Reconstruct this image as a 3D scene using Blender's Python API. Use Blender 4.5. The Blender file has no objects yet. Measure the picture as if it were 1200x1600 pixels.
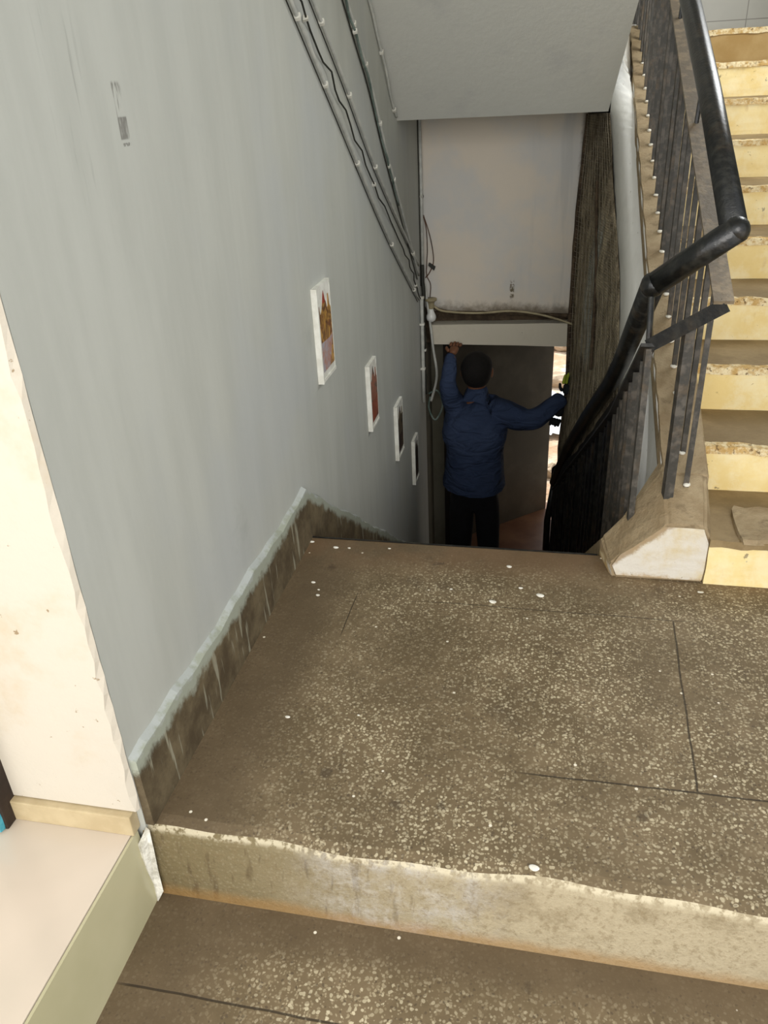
import bpy, bmesh, math, random
from mathutils import Vector, Matrix
random.seed(7)
S = bpy.context.scene
C = S.collection

# ------------------------------------------------------------------ camera
cd = bpy.data.cameras.new('camera'); cam = bpy.data.objects.new('camera', cd); C.objects.link(cam)
RT = Vector((0.97877828, 0.19938877, -0.04729897)); UP = Vector((-0.05392571, 0.47329193, 0.87925353)); FW = Vector((-0.1976995, 0.85804362, -0.47400005))
cam.matrix_world = Matrix(((RT.x, UP.x, -FW.x, 0.810), (RT.y, UP.y, -FW.y, -1.05705), (RT.z, UP.z, -FW.z, 1.38919), (0, 0, 0, 1)))
cd.sensor_fit = 'VERTICAL'; cd.sensor_height = 32.0; cd.sensor_width = 24.0; cd.lens = 1245.07 / 1600 * 32; cd.clip_start = 0.02
S.camera = cam
# ------------------------------------------------------------------ light
S.view_settings.view_transform = 'Standard'; S.view_settings.look = 'None'
S.view_settings.gamma = 1.0; S.view_settings.use_curve_mapping = False
S.view_settings.exposure = 0.02
w = bpy.data.worlds.new('world'); S.world = w; w.use_nodes = True
w.node_tree.nodes['Background'].inputs[0].default_value = (0.92, 0.96, 1.0, 1)
w.node_tree.nodes['Background'].inputs[1].default_value = 1.1

def area(name, loc, target, sx, sy, power, col=(1, 1, 1)):
    l = bpy.data.lights.new(name, 'AREA'); l.shape = 'RECTANGLE'; l.size = sx; l.size_y = sy; l.energy = power; l.color = col
    o = bpy.data.objects.new(name, l); C.objects.link(o); o.location = loc
    o.rotation_euler = (Vector(target) - Vector(loc)).to_track_quat('-Z', 'Y').to_euler()
    return o
area('fill_half_landing', (2.28, 2.9, 2.3), (0.0, 2.4, 0.4), 1.4, 1.1, 52, (0.98, 1.0, 1.0))  # added soft fill from the right, lifts the far part of the left wall
area('fill_left_behind', (-1.5, -2.6, 1.5), (1.15, 3.0, 0.2), 1.6, 2.0, 26, (1.0, 0.98, 0.94))  # added fill from left behind the camera, brightens the stringer side
area('window_daylight', (1.4, -3.3, 2.0), (0.6, 1.4, 0.4), 2.8, 2.0, 140, (1.0, 0.97, 0.92))
sd = bpy.data.lights.new('sun', 'SUN'); sd.energy = 4.0; sd.angle = 0.01; sd.color = (1, .95, .87)
so = bpy.data.objects.new('sun', sd); C.objects.link(so); so.rotation_euler = (math.radians(-35), math.radians(-10), 0)

# ------------------------------------------------------------------ material helpers
def lin(c):
    if isinstance(c, str):
        c = [int(c[i:i + 2], 16) / 255 for i in (0, 2, 4)]
    return tuple((v / 12.92 if v <= .04045 else ((v + .055) / 1.055) ** 2.4) for v in c) + (1,)

class G:
    def __init__(s, name, rough=.8, spec=.3, metal=0):
        s.m = bpy.data.materials.new(name); s.m.use_nodes = True
        s.t = s.m.node_tree; s.n = s.t.nodes; s.b = s.n['Principled BSDF']
        s.b.inputs['Roughness'].default_value = rough; s.b.inputs['Metallic'].default_value = metal
        s.b.inputs['Specular IOR Level'].default_value = spec
        s.tc = s.n.new('ShaderNodeTexCoord'); s.co = s.tc.outputs['Object']
        s.bh = None
    def lk(s, a, b):
        if isinstance(a, (int, float)): b.default_value = a
        elif isinstance(a, tuple): b.default_value = a
        elif isinstance(a, str): b.default_value = lin(a)
        else: s.t.links.new(a, b)
    def math(s, op, a, b=0.0, c=0.0, clamp=False):
        n = s.n.new('ShaderNodeMath'); n.operation = op; n.use_clamp = clamp
        s.lk(a, n.inputs[0]); s.lk(b, n.inputs[1]); s.lk(c, n.inputs[2]); return n.outputs[0]
    def xyz(s):
        n = s.n.new('ShaderNodeSeparateXYZ'); s.lk(s.co, n.inputs[0]); return n.outputs
    def scl(s, v):
        n = s.n.new('ShaderNodeMapping'); s.lk(s.co, n.inputs[0]); n.inputs['Scale'].default_value = v; return n.outputs[0]
    def noise(s, scale, det=4, rough=.6, co=None, dist=0):
        n = s.n.new('ShaderNodeTexNoise'); s.lk(co or s.co, n.inputs['Vector']); n.inputs['Scale'].default_value = scale
        n.inputs['Detail'].default_value = det; n.inputs['Roughness'].default_value = rough; n.inputs['Distortion'].default_value = dist
        return n.outputs[0]
    def vor(s, scale, co=None, feat='F1'):
        n = s.n.new('ShaderNodeTexVoronoi'); s.lk(co or s.co, n.inputs['Vector']); n.inputs['Scale'].default_value = scale; n.feature = feat
        return n.outputs
    def step(s, v, a, b):
        n = s.n.new('ShaderNodeMapRange'); s.lk(v, n.inputs[0]); n.inputs[1].default_value = a; n.inputs[2].default_value = b
        n.interpolation_type = 'SMOOTHSTEP'; return n.outputs[0]
    def mix(s, f, a, b):
        n = s.n.new('ShaderNodeMix'); n.data_type = 'RGBA'; s.lk(f, n.inputs[0]); s.lk(a, n.inputs[6]); s.lk(b, n.inputs[7]); return n.outputs[2]
    def col(s, c): s.lk(c, s.b.inputs['Base Color'])
    def bump(s, h, st=.3, d=.01):
        n = s.n.new('ShaderNodeBump'); n.inputs['Strength'].default_value = st; n.inputs['Distance'].default_value = d
        s.lk(h, n.inputs['Height']); s.lk(n.outputs[0], s.b.inputs['Normal'])
    def line(s, v, pos, half):   # mask 1 inside |v-pos|<half
        return s.step(s.math('ABSOLUTE', s.math('SUBTRACT', v, pos)), half, half * .6)
    def rng(s, v, a, b, e=.01):
        return s.math('MULTIPLY', s.step(v, a - e, a + e), s.step(v, b + e, b - e))

def plain(name, c, c2=None, rough=.7, metal=0, scale=12, bump=.15, spec=.3):
    g = G(name, rough, spec, metal); n = g.noise(scale)
    g.col(g.mix(g.step(n, .35, .65), c, c2 or c)); g.bump(g.noise(scale * 5), bump, .004); return g.m

# painted side wall: streaky blue grey wash with smudges
def mat_wall():
    g = G('wall_paint_grey', .75, .2); x, y, z = g.xyz()
    st = g.noise(3, 5, .6, g.scl((1, 3.2, .5)))
    c = g.mix(g.step(st, .3, .7), 'b2b3ab', 'babbb3')
    c = g.mix(g.math('MULTIPLY', g.step(g.noise(1.3, 3), .45, .7), .4), c, 'b0b4b7')
    stain = g.math('MULTIPLY', g.step(g.noise(2.2, 5, .7), .62, .75), .25)
    c = g.mix(stain, c, '8c8f8c')
    # brushed dark mark and faint scrapes
    m = g.math('MULTIPLY', g.rng(y, .448, .482, .002), g.rng(z, 1.318, 1.356, .002))
    m2 = g.math('MULTIPLY', g.math('MULTIPLY', g.rng(y, .446, .480, .003), g.rng(z, 1.35, 1.413, .004)), g.step(g.noise(60, 2, .5, g.scl((1, 2.4, .3))), .5, .6))
    m3 = g.math('MULTIPLY', g.math('MULTIPLY', g.rng(y, .452, .484, .002), g.rng(z, 1.306, 1.312, .001)), g.step(g.noise(150), .4, .55))
    mk = g.math('MULTIPLY', g.math('ADD', m3, g.math('MAXIMUM', m, m2), clamp=True), g.step(g.noise(70, 3, .6, g.scl((1, 1, .3))), .3, .55))
    c = g.mix(g.math('MULTIPLY', mk, .75), c, '66625c')
    sc = g.math('MULTIPLY', g.rng(y, .24, .36, .03), g.rng(z, 1.17, 1.5, .06))
    c = g.mix(g.math('MULTIPLY', g.math('MULTIPLY', sc, g.step(g.noise(30, 3, .6, g.scl((1, 2, .12))), .55, .72)), .55), c, '85857f')
    g.col(c); g.bump(g.noise(9, 6, .6), .12, .01); return g.m
def mat_white(name, base, dirt, amt=.35, brown='8a7350', chips=True):
    g = G(name, .8, .2)
    c = g.mix(g.math('MULTIPLY', g.step(g.noise(4, 5, .65), .5, .75), amt), base, dirt)
    if chips:
        c = g.mix(g.math('MULTIPLY', g.step(g.noise(38, 4, .6), .68, .73), .8), c, brown)
    g.col(c); g.bump(g.noise(22, 6, .65), .35, .006); return g.m
def mat_curb_front():
    g = G('curb_front_white', .85, .2); x, y, z = g.xyz()
    c = g.mix(g.step(g.noise(6, 5, .65), .42, .7), 'd6cfc2', 'cdb98c')
    nz = g.math('MULTIPLY', g.math('SUBTRACT', g.noise(18, 5, .75), .5), .07)
    c = g.mix(g.math('MULTIPLY', g.step(g.math('ADD', z, nz), .022, .0), .7), c, 'a5803f')
    d = g.math('SUBTRACT', g.math('ADD', g.math('MULTIPLY', x, .9), .175), z)     # distance below the sloping edge
    c = g.mix(g.math('MULTIPLY', g.step(g.math('ADD', d, nz), .030, .008), .75), c, '8f7247')
    c = g.mix(g.math('MULTIPLY', g.step(g.noise(40, 4, .7), .64, .70), .7), c, '8a7350')
    g.col(c); g.bump(g.noise(22, 6, .65), .7, .008); return g.m
def mat_panel():
    g = G('grimy_white_panel', .8, .2); x, y, z = g.xyz()
    c = g.mix(g.step(g.noise(2.5, 5, .6), .4, .65), 'd3c9ba', 'c6c4bf')
    st = g.math('MULTIPLY', g.step(g.noise(11, 3, .6, g.scl((1, 1, .08))), .5, .66), g.step(x, .45, .8))
    c = g.mix(g.math('MULTIPLY', st, .35), c, 'a7a8a6')
    nz = g.math('MULTIPLY', g.math('SUBTRACT', g.noise(7, 6, .75), .5), .16)
    low = g.step(g.math('ADD', z, nz), .19, .115)
    c = g.mix(g.math('MULTIPLY', low, .85), c, '5e5240')
    right = g.step(g.math('ADD', x, g.math('MULTIPLY', nz, .35)), .885, .915)
    c = g.mix(g.math('MULTIPLY', right, .8), c, '5a4c3c')
    sp = g.math('MULTIPLY', g.math('MULTIPLY', g.rng(x, .53, .555, .006), g.rng(z, .20, .30, .02)), g.step(g.noise(50, 3), .42, .55))
    c = g.mix(sp, c, '6d6350')
    g.col(c); g.bump(g.noise(12, 6, .6), .2, .008); return g.m
def mat_terrazzo(name, landing):
    g = G(name, .62, .3); x, y, z = g.xyz()
    base = g.mix(g.step(g.noise(5, 5, .7), .35, .7), '675840', '7c6b51')
    warp = g.n.new('ShaderNodeVectorMath'); warp.operation = 'MULTIPLY_ADD'
    nz = g.n.new('ShaderNodeTexNoise'); g.lk(g.co, nz.inputs['Vector']); nz.inputs['Scale'].default_value = 55; g.lk(nz.outputs[1], warp.inputs[0])
    warp.inputs[1].default_value = (.012, .012, .004); g.lk(g.co, warp.inputs[2])
    def layer(sc, th, prob, ca, cb):
        v = g.vor(sc, warp.outputs[0]); sep = g.n.new('ShaderNodeSeparateColor'); g.lk(v['Color'], sep.inputs[0])
        m = g.math('MULTIPLY', g.step(v['Distance'], th, th - .09), g.math('GREATER_THAN', sep.outputs[0], prob))
        return m, g.mix(sep.outputs[1], ca, cb)
    worn = g.step(g.noise(2.4, 5, .65), .36, .6)
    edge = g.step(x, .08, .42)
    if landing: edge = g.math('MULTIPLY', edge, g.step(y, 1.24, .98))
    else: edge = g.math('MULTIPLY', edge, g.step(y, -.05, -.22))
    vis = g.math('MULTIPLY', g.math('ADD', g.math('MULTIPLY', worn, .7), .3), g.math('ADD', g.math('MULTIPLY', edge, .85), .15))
    m1, c1 = layer(108, .45, .33, '94866a', 'd2c5a5'); m2, c2 = layer(170, .46, .5, '8e7f62', 'c4b594')
    c = g.mix(g.math('MULTIPLY', m2, g.math('MULTIPLY', vis, .7)), base, c2)
    c = g.mix(g.math('MULTIPLY', m1, g.math('MULTIPLY', vis, .9)), c, c1)
    m3, c3 = layer(130, .4, .75, '463a2d', '54493b'); c = g.mix(g.math('MULTIPLY', m3, .55), c, c3)
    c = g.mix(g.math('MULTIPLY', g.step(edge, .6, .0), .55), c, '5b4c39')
    if landing:   # reddish mud by the far edge and curb
        c = g.mix(g.math('MULTIPLY', g.math('MULTIPLY', g.step(y, .98, 1.2), g.step(g.noise(4, 3), .35, .6)), .55), c, '7a5f44')
    c = g.mix(g.math('MULTIPLY', g.step(g.noise(3.1, 5, .7), .55, .74), .6), c, '4c4030')
    sp = g.vor(5.5); c = g.mix(g.math('MULTIPLY', g.step(g.math('ADD', sp['Distance'], g.math('MULTIPLY', g.noise(22, 4, .7), .35)), .29, .22), .55), c, '3f3428')
    sp = g.vor(23); s2 = g.n.new('ShaderNodeSeparateColor'); g.lk(sp['Color'], s2.inputs[0])
    c = g.mix(g.math('MULTIPLY', g.step(sp['Distance'], .10, .07), g.math('GREATER_THAN', s2.outputs[0], .82)), c, 'e6ddc8')
    wob = g.math('MULTIPLY', g.math('SUBTRACT', g.noise(4, 2), .5), .012)
    yy = g.math('ADD', y, wob); xx = g.math('ADD', x, wob)
    if landing:
        l = g.math('MULTIPLY', g.line(yy, .274, .003), g.step(x, .76, .84))
        l2 = g.math('MULTIPLY', g.line(yy, .912, .0028), g.math('MULTIPLY', g.rng(x, .48, 1.22, .05), .75))
        l3 = g.math('MULTIPLY', g.line(g.math('ADD', xx, g.math('MULTIPLY', y, -.03)), 1.158, .003), g.rng(y, .274, .91, .01))
        l4 = g.math('MULTIPLY', g.line(xx, .255, .002), g.rng(y, .72, .92, .02))
        l = g.math('MAXIMUM', g.math('MAXIMUM', l, l2), g.math('MAXIMUM', l3, l4))
    else:
        l = g.math('MULTIPLY', g.line(yy, -.236, .003), g.step(x, .0, .05))
    c = g.mix(g.math('MULTIPLY', l, .8), c, '2c241a')
    g.col(c); g.bump(g.math('SUBTRACT', g.noise(60, 4), l), .25, .004)
    g.lk(g.math('ADD', .48, g.math('MULTIPLY', g.noise(6), .3)), g.b.inputs['Roughness']); return g.m
def mat_step_face():
    g = G('worn_step_face', .8, .2); x, y, z = g.xyz()
    c = g.mix(g.step(g.math('ADD', x, g.math('MULTIPLY', g.noise(3), .5)), .25, 1.2), '746749', 'ad9f83')
    c = g.mix(g.math('MULTIPLY', g.step(g.noise(7, 5, .7), .5, .68), .5), c, '7a6a4c')
    dr = g.math('MULTIPLY', g.step(g.noise(44, 3, .6, g.scl((1, 1, .1))), .58, .70), g.step(x, 1.0, .3))
    c = g.mix(g.math('MULTIPLY', dr, .65), c, '5a4b35')
    c = g.mix(g.math('MULTIPLY', g.math('MULTIPLY', g.rng(x, .38, .75, .1), g.step(g.noise(14, 6, .75), .40, .7)), .6), c, 'c2bdb6')
    v = g.vor(110)
    c = g.mix(g.math('MULTIPLY', g.step(v['Distance'], .4, .2), .08), c, 'd8ceb2')
    c = g.mix(g.math('MULTIPLY', g.step(g.noise(70, 4, .7), .5, .66), .45), c, '7d6c4e')
    c = g.mix(g.math('MULTIPLY', g.step(g.math('ADD', z, g.math('MULTIPLY', g.noise(8, 5), .05)), -.118, -.150), .6), c, '96713f')
    lip = g.math('MULTIPLY', g.step(z, -.022, -.012), g.step(g.noise(55, 3), .42, .55))
    c = g.mix(g.math('MULTIPLY', lip, .7), c, 'd9cdb0')
    g.col(c); g.bump(g.noise(35, 6, .7), .9, .009); return g.m
def mat_skirt():
    g = G('dirty_cement_skirting', .7, .3); x, y, z = g.xyz()
    c = g.mix(g.step(g.noise(9, 5, .7), .35, .7), '4f4331', '71644c')
    dr = g.step(g.noise(42, 3, .6, g.scl((1, 1, .10))), .58, .66)
    c = g.mix(g.math('MULTIPLY', dr, .6), c, 'a9a691')
    zr = g.math('ADD', z, g.math('MULTIPLY', g.math('MAXIMUM', g.math('SUBTRACT', y, 1.24), 0.0), .709))
    hh = g.math('ADD', zr, g.math('MULTIPLY', g.math('SUBTRACT', g.noise(16, 5, .7), .5), .09))
    c = g.mix(g.step(hh, .138, .166), c, '9fa394')
    c = g.mix(g.step(hh, .178, .194), c, 'b2b6b2')
    g.col(c); g.bump(g.noise(30, 5), .3, .005); return g.m
def mat_yellow():
    g = G('yellow_riser_paint', .55, .35)
    c = g.mix(g.step(g.noise(5, 4, .6), .35, .7), 'e9cf8c', 'f3dfa6')
    c = g.mix(g.math('MULTIPLY', g.step(g.noise(18, 3, .5, g.scl((1, 1, .35))), .62, .75), .45), c, 'c29b58')
    c = g.mix(g.math('MULTIPLY', g.step(g.noise(16, 5, .65), .665, .69), .85), c, '77664a')
    c = g.mix(g.math('MULTIPLY', g.step(g.noise(9, 5, .7), .42, .66), .45), c, 'f6ecca')
    c = g.mix(g.math('MULTIPLY', g.step(g.noise(45, 4, .7), .66, .72), .7), c, 'a3874f')
    g.col(c); g.bump(g.noise(20, 5), .35, .006); return g.m
def mat_tread():
    g = G('worn_tread', .6, .3)
    c = g.mix(g.step(g.noise(6, 5, .7), .35, .7), '7c6848', '98835f')
    c = g.mix(g.math('MULTIPLY', g.step(g.noise(3, 4), .5, .7), .5), c, '5d4d35')
    g.col(c); g.bump(g.noise(30, 5), .4, .005); return g.m
def mat_nosing():
    g = G('chipped_nosing', .8, .2)
    c = g.mix(g.step(g.noise(24, 4, .7), .4, .6), 'c7a468', 'ecdcb4')
    c = g.mix(g.math('MULTIPLY', g.step(g.noise(60, 3), .58, .66), .8), c, '6a5032')
    g.col(c); g.bump(g.noise(70, 4), .8, .008); return g.m
def mat_cement(name='bare_cement', a='8f7b5d', b='ad9b7c'):
    g = G(name, .75, .25)
    c = g.mix(g.step(g.noise(7, 5, .7), .3, .7), a, b)
    c = g.mix(g.math('MULTIPLY', g.step(g.noise(14, 5, .7), .52, .68), .6), c, '66533a')
    g.col(c); g.bump(g.noise(28, 6, .7), .9, .010); return g.m
def mat_iron(name='black_painted_iron', a='111212', b='262623', rust=.15, rough=.3):
    g = G(name, rough, .5)
    c = g.mix(g.step(g.noise(30, 4, .6), .45, .65), a, b)
    c = g.mix(g.math('MULTIPLY', g.step(g.noise(9, 5, .7), .5, .7), rust), c, '6e5a41')
    g.col(c); g.bump(g.noise(90, 4), .35, .003); return g.m
def mat_net():
    g = G('dusty_net', .95, .1)
    a = g.noise(9, 6, .75, g.scl((1, 1.6, .8)))
    c = g.mix(g.step(a, .32, .68), '5d5343', 'b3a68c')
    w = g.n.new('ShaderNodeTexWave'); w.wave_type = 'BANDS'; w.bands_direction = 'Z'; w.inputs['Scale'].default_value = 26; g.lk(g.co, w.inputs[0]); w.inputs['Distortion'].default_value = 1.5
    w2 = g.n.new('ShaderNodeTexWave'); w2.wave_type = 'BANDS'; w2.bands_direction = 'Y'; w2.inputs['Scale'].default_value = 20; g.lk(g.co, w2.inputs[0]); w2.inputs['Distortion'].default_value = 1.2
    x, y, z = g.xyz()
    sk_ = g.math('MULTIPLY', g.math('MULTIPLY', g.rng(y, .16, .40, .05), g.rng(z, .0, .72, .08)), g.step(g.noise(12, 4, .6, g.scl((1, 2, .3))), .38, .58))
    c = g.mix(g.math('MULTIPLY', sk_, .75), c, 'a9b0ac')
    g.col(g.mix(g.math('MULTIPLY', g.step(z, .75, 1.0), .45), c, '2e2822'))
    tear = g.math('MULTIPLY', g.math('MULTIPLY', g.rng(y, -.75, -.2, .08), g.rng(z, -.02, .22, .04)), g.step(g.noise(16, 3, .6, g.scl((1, 1.4, .5))), .48, .52))
    hole = g.math('MULTIPLY', g.math('GREATER_THAN', w.outputs[1], .45), g.math('GREATER_THAN', w2.outputs[1], .4))
    thin = g.step(g.noise(2.6, 4, .6, g.scl((1, 1.6, .6))), .58, .68)
    g.lk(g.math('SUBTRACT', 1.0, g.math('MULTIPLY', hole, g.math('MAXIMUM', thin, tear))), g.b.inputs['Alpha'])
    g.bump(g.math('ADD', g.math('MULTIPLY', w.outputs[1], .4), a), .6, .01); return g.m
def mat_ground():
    g = G('rubble_ground', .95, .1)
    c = g.mix(g.step(g.noise(2.2, 6, .7), .4, .62), 'c9a98c', 'e2d2bd')
    c = g.mix(g.step(g.noise(1.2, 4), .56, .62), c, 'd5dbe2')
    c = g.mix(g.math('MULTIPLY', g.step(g.noise(7, 5), .58, .66), .7), c, '7d6a55')
    g.col(c); g.bump(g.noise(8, 6), .8, .05); return g.m

M = dict(
    wall=mat_wall(), pillar=mat_white('peeling_white_paint', 'cbc2b2', 'bfa883', .6), panelw=mat_panel(),
    soffit=mat_white('soffit_paint', 'c0c0b8', 'adadab', .5, chips=False), lintel=mat_white('lintel_paint', 'c6bfae', 'a89f8d', .4, '6e6452'),
    stringer=mat_white('stringer_white', 'e6e5df', 'd0cec6', .4, 'a69c88'), curbw=mat_curb_front(),
    landing=mat_terrazzo('terrazzo_landing', True), front=mat_terrazzo('terrazzo_front', False), stepface=mat_step_face(), skirt=mat_skirt(),
    yellow=mat_yellow(), tread=mat_tread(), nosing=mat_nosing(), cement=mat_cement(), iron=mat_iron(), filler_sheet=plain('dark_filler', '14110d', '221c15', .98, scale=6, bump=.8), netwire=plain('dull_wire', '6d6454', '8e8471', .7), bar=mat_iron('dusty_iron_bar', '3a3731', '58524a', .5, .55),
    flat=mat_iron('flat_iron_rust', '6b5f4e', '85765f', .6, .5), flatb=mat_iron('flat_iron_black', '1a1a1a', '2b2a27', .15, .45),
    net=mat_net(), ground=mat_ground(),
    tile=plain('cream_floor_tile', 'c8bba9', 'd1c2b0', .16, scale=2, bump=.01, spec=.5), tileface=plain('olive_cream_tile', 'b3ad8b', 'bcb594', .2, scale=3, bump=.02, spec=.5),
    tskirt=plain('tan_tile_skirting', 'b5a27e', 'c2b08c', .3, scale=14), putty=plain('white_putty', 'e6e2d6', 'b8b3a4', .9, scale=40, bump=.8),
    blue=plain('blue_paint', '2e8fa6', '56a9b8', .5, scale=30, bump=.3), darkwood=plain('dark_wood', '2b211a', '3d3128', .7),
    tanwall=plain('brown_base_strip', 'a5854f', 'b39663', .6, scale=6), greytile=None, pipe=plain('conduit_pvc', 'a9aaa4', 'bcbcb4', .45, scale=20), dpipe=plain('dark_cable_and_shadow', '23231f', '33332c', .6),
    clip=plain('white_clip', 'dcdad0', 'c7c4b8', .5), wire=plain('brown_wire', '3a2a20', '52331f', .6), green=plain('green_cable', '4b5b54', '7c8880', .6),
    frame=plain('white_frame', 'e9e8df', 'd8d6cb', .5, scale=20), dark=plain('dark_grime', '3b3126', '564838', .95, scale=20, bump=.8),
    door=plain('dull_metal_door', '4c463c', '5b5549', .55, metal=0, scale=3, bump=.05), doorframe=plain('dark_door_frame', '17130f', '241d17', .7),
    lower=plain('basement_floor_paint', '6b4630', '7f5a40', .45, scale=4, spec=.4), bwall=plain('basement_wall', '5d5a4c', '6c685a', .9, scale=3),
    sock=plain('bulb_holder_plastic', 'a79b7c', '8e8366', .5), chip=plain('plaster', 'f0ece0', 'dad4c4', .9, scale=60),
    shirt=None, trouser=plain('black_trousers', '0d0d10', '131318', .9, scale=20), skin=plain('brown_skin', '6b452f', '75503a', .55, scale=20, bump=.05), hair=plain('black_hair', '0b0908', '16110e', .8, scale=80, bump=.8),
    glove=plain('dark_glove', '111315', '1d2124', .9), lime=plain('lime_glove_tip', '9aa832', '88962a', .8), shoe=plain('black_shoe', '0e0d0c', '181614', .6),
    tarp=plain('pale_blue_plastic', 'd4dde8', 'eef2f5', .5, scale=8, bump=1), stone=plain('pale_stone', 'cbb9a2', 'a8957e', .9, scale=5, bump=1))
def mat_gtile():
    g = G('grey_wall_tile', .3, .5); x, y, z = g.xyz()
    c = g.mix(g.step(g.noise(2), .3, .7), 'b4b3a8', 'bfbdb1')
    fx = g.math('FRACT', g.math('DIVIDE', g.math('ADD', x, .105), .30))
    l = g.math('MAXIMUM', g.line(fx, .5, .01), g.line(z, 1.622, .003))
    g.col(g.mix(l, c, '7e7a6e')); return g.m
M['greytile'] = mat_gtile()
def mat_shirt():
    g = G('blue_shirt', .9, .1)
    n = g.noise(7, 3, .5, g.scl((1, 1, 2.5)), 1.0)
    g.col(g.mix(g.step(g.noise(3), .3, .7), '2b364e', '364159')); g.bump(n, .9, .04); return g.m
M['shirt'] = mat_shirt()
def mat_bulb():
    g = G('bulb_glass', .15, .5); g.col('d9d9d4'); return g.m
M['bulb'] = mat_bulb()

# ------------------------------------------------------------------ mesh helpers
def obj(name, bm, mats, parent=None, smooth=False):
    me = bpy.data.meshes.new(name)
    if parent is not None:
        L = parent
        off = Vector((0, 0, 0))
        while L is not None: off += L.location; L = L.parent
        bmesh.ops.translate(bm, verts=bm.verts, vec=-off)
    bmesh.ops.recalc_face_normals(bm, faces=bm.faces)
    for f in bm.faces: f.smooth = smooth
    bm.to_mesh(me); bm.free()
    for m in (mats if isinstance(mats, (list, tuple)) else [mats]): me.materials.append(m)
    o = bpy.data.objects.new(name, me); C.objects.link(o)
    if parent is not None: o.parent = parent
    return o
def thing(name, label, cat, loc=(0, 0, 0), group=None):
    o = bpy.data.objects.new(name, None); C.objects.link(o); o.location = loc; o.empty_display_size = .05
    return tag(o, label, cat, group)
def tag(o, label, cat, group=None, kind=None):
    o['label'] = label; o['category'] = cat
    if group: o['group'] = group
    if kind: o['kind'] = kind
    return o
def struct(o): o['kind'] = 'structure'; return o
def nb(): return bmesh.new()
def hexa(bm, p, mi=0):
    """p: 4 bottom then 4 top points"""
    v = [bm.verts.new(q) for q in p]
    for f in ((0, 1, 2, 3), (4, 5, 6, 7), (0, 1, 5, 4), (1, 2, 6, 5), (2, 3, 7, 6), (3, 0, 4, 7)):
        bm.faces.new([v[i] for i in f]).material_index = mi
    return bm
def box(bm, x0, x1, y0, y1, z0, z1, mi=0):
    return hexa(bm, [(x0, y0, z0), (x1, y0, z0), (x1, y1, z0), (x0, y1, z0), (x0, y0, z1), (x1, y0, z1), (x1, y1, z1), (x0, y1, z1)], mi)
def prism(bm, poly, a, b):
    """extrude a polygon (list of 3D) by vector a->b offset b"""
    va = [bm.verts.new(Vector(p) + Vector(a)) for p in poly]; vb = [bm.verts.new(Vector(p) + Vector(b)) for p in poly]
    bm.faces.new(va); bm.faces.new(vb)
    for i in range(len(poly)): j = (i + 1) % len(poly); bm.faces.new((va[i], va[j], vb[j], vb[i]))
    return bm
def bevel(bm, w=.004, seg=2):
    bmesh.ops.bevel(bm, geom=bm.edges[:], offset=w, segments=seg, affect='EDGES', profile=.6); return bm
def tube(bm, pts, r, seg=10, cap=True):
    pts = [Vector(p) for p in pts]; rs = r if isinstance(r, (list, tuple)) else [r] * len(pts)
    rings = []; prev = None
    for i, p in enumerate(pts):
        d = (pts[min(i + 1, len(pts) - 1)] - pts[max(i - 1, 0)]).normalized()
        if prev is None: u = d.orthogonal().normalized()
        else: u = (prev - d * prev.dot(d)).normalized()
        prev = u; v = d.cross(u)
        k = 1.0
        if 0 < i < len(pts) - 1:
            c = (pts[i + 1] - p).normalized().dot(d); k = 1 / max(c, .6)
        rings.append([bm.verts.new(p + (u * math.cos(2 * math.pi * j / seg) + v * math.sin(2 * math.pi * j / seg)) * rs[i] * k) for j in range(seg)])
    for a, b in zip(rings, rings[1:]):
        for j in range(seg): bm.faces.new((a[j], a[(j + 1) % seg], b[(j + 1) % seg], b[j]))
    if cap: bm.faces.new(rings[0]); bm.faces.new(rings[-1])
    return bm
def rough_mesh(bm, amt, cuts=0, seed=0, lock=None):
    from mathutils import noise
    if cuts: bmesh.ops.subdivide_edges(bm, edges=bm.edges[:], cuts=cuts, use_grid_fill=True)
    for v in bm.verts:
        n = noise.noise_vector(v.co * 14 + Vector((seed, 0, 0))) * amt + noise.noise_vector(v.co * 45) * amt * .5
        if lock: n = Vector([n[i] * lock[i] for i in range(3)])
        v.co += n
    return bm
def spline(pts, n=6):
    out = []; P = [Vector(p) for p in pts]
    for i in range(len(P) - 1):
        p0 = P[max(i - 1, 0)]; p1 = P[i]; p2 = P[i + 1]; p3 = P[min(i + 2, len(P) - 1)]
        for k in range(n):
            t = k / n
            out.append(.5 * ((2 * p1) + (p2 - p0) * t + (2 * p0 - 5 * p1 + 4 * p2 - p3) * t * t + (3 * p1 - p0 - 3 * p2 + p3) * t ** 3))
    out.append(P[-1]); return out
def dup(o, parent=None, loc=None):
    c = o.copy(); C.objects.link(c); c.parent = parent
    if loc is not None: c.location = loc
    return c

# ================================================================== SETTING
XR = 2.35          # right hand wall
ZB = -1.75         # basement floor
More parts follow.
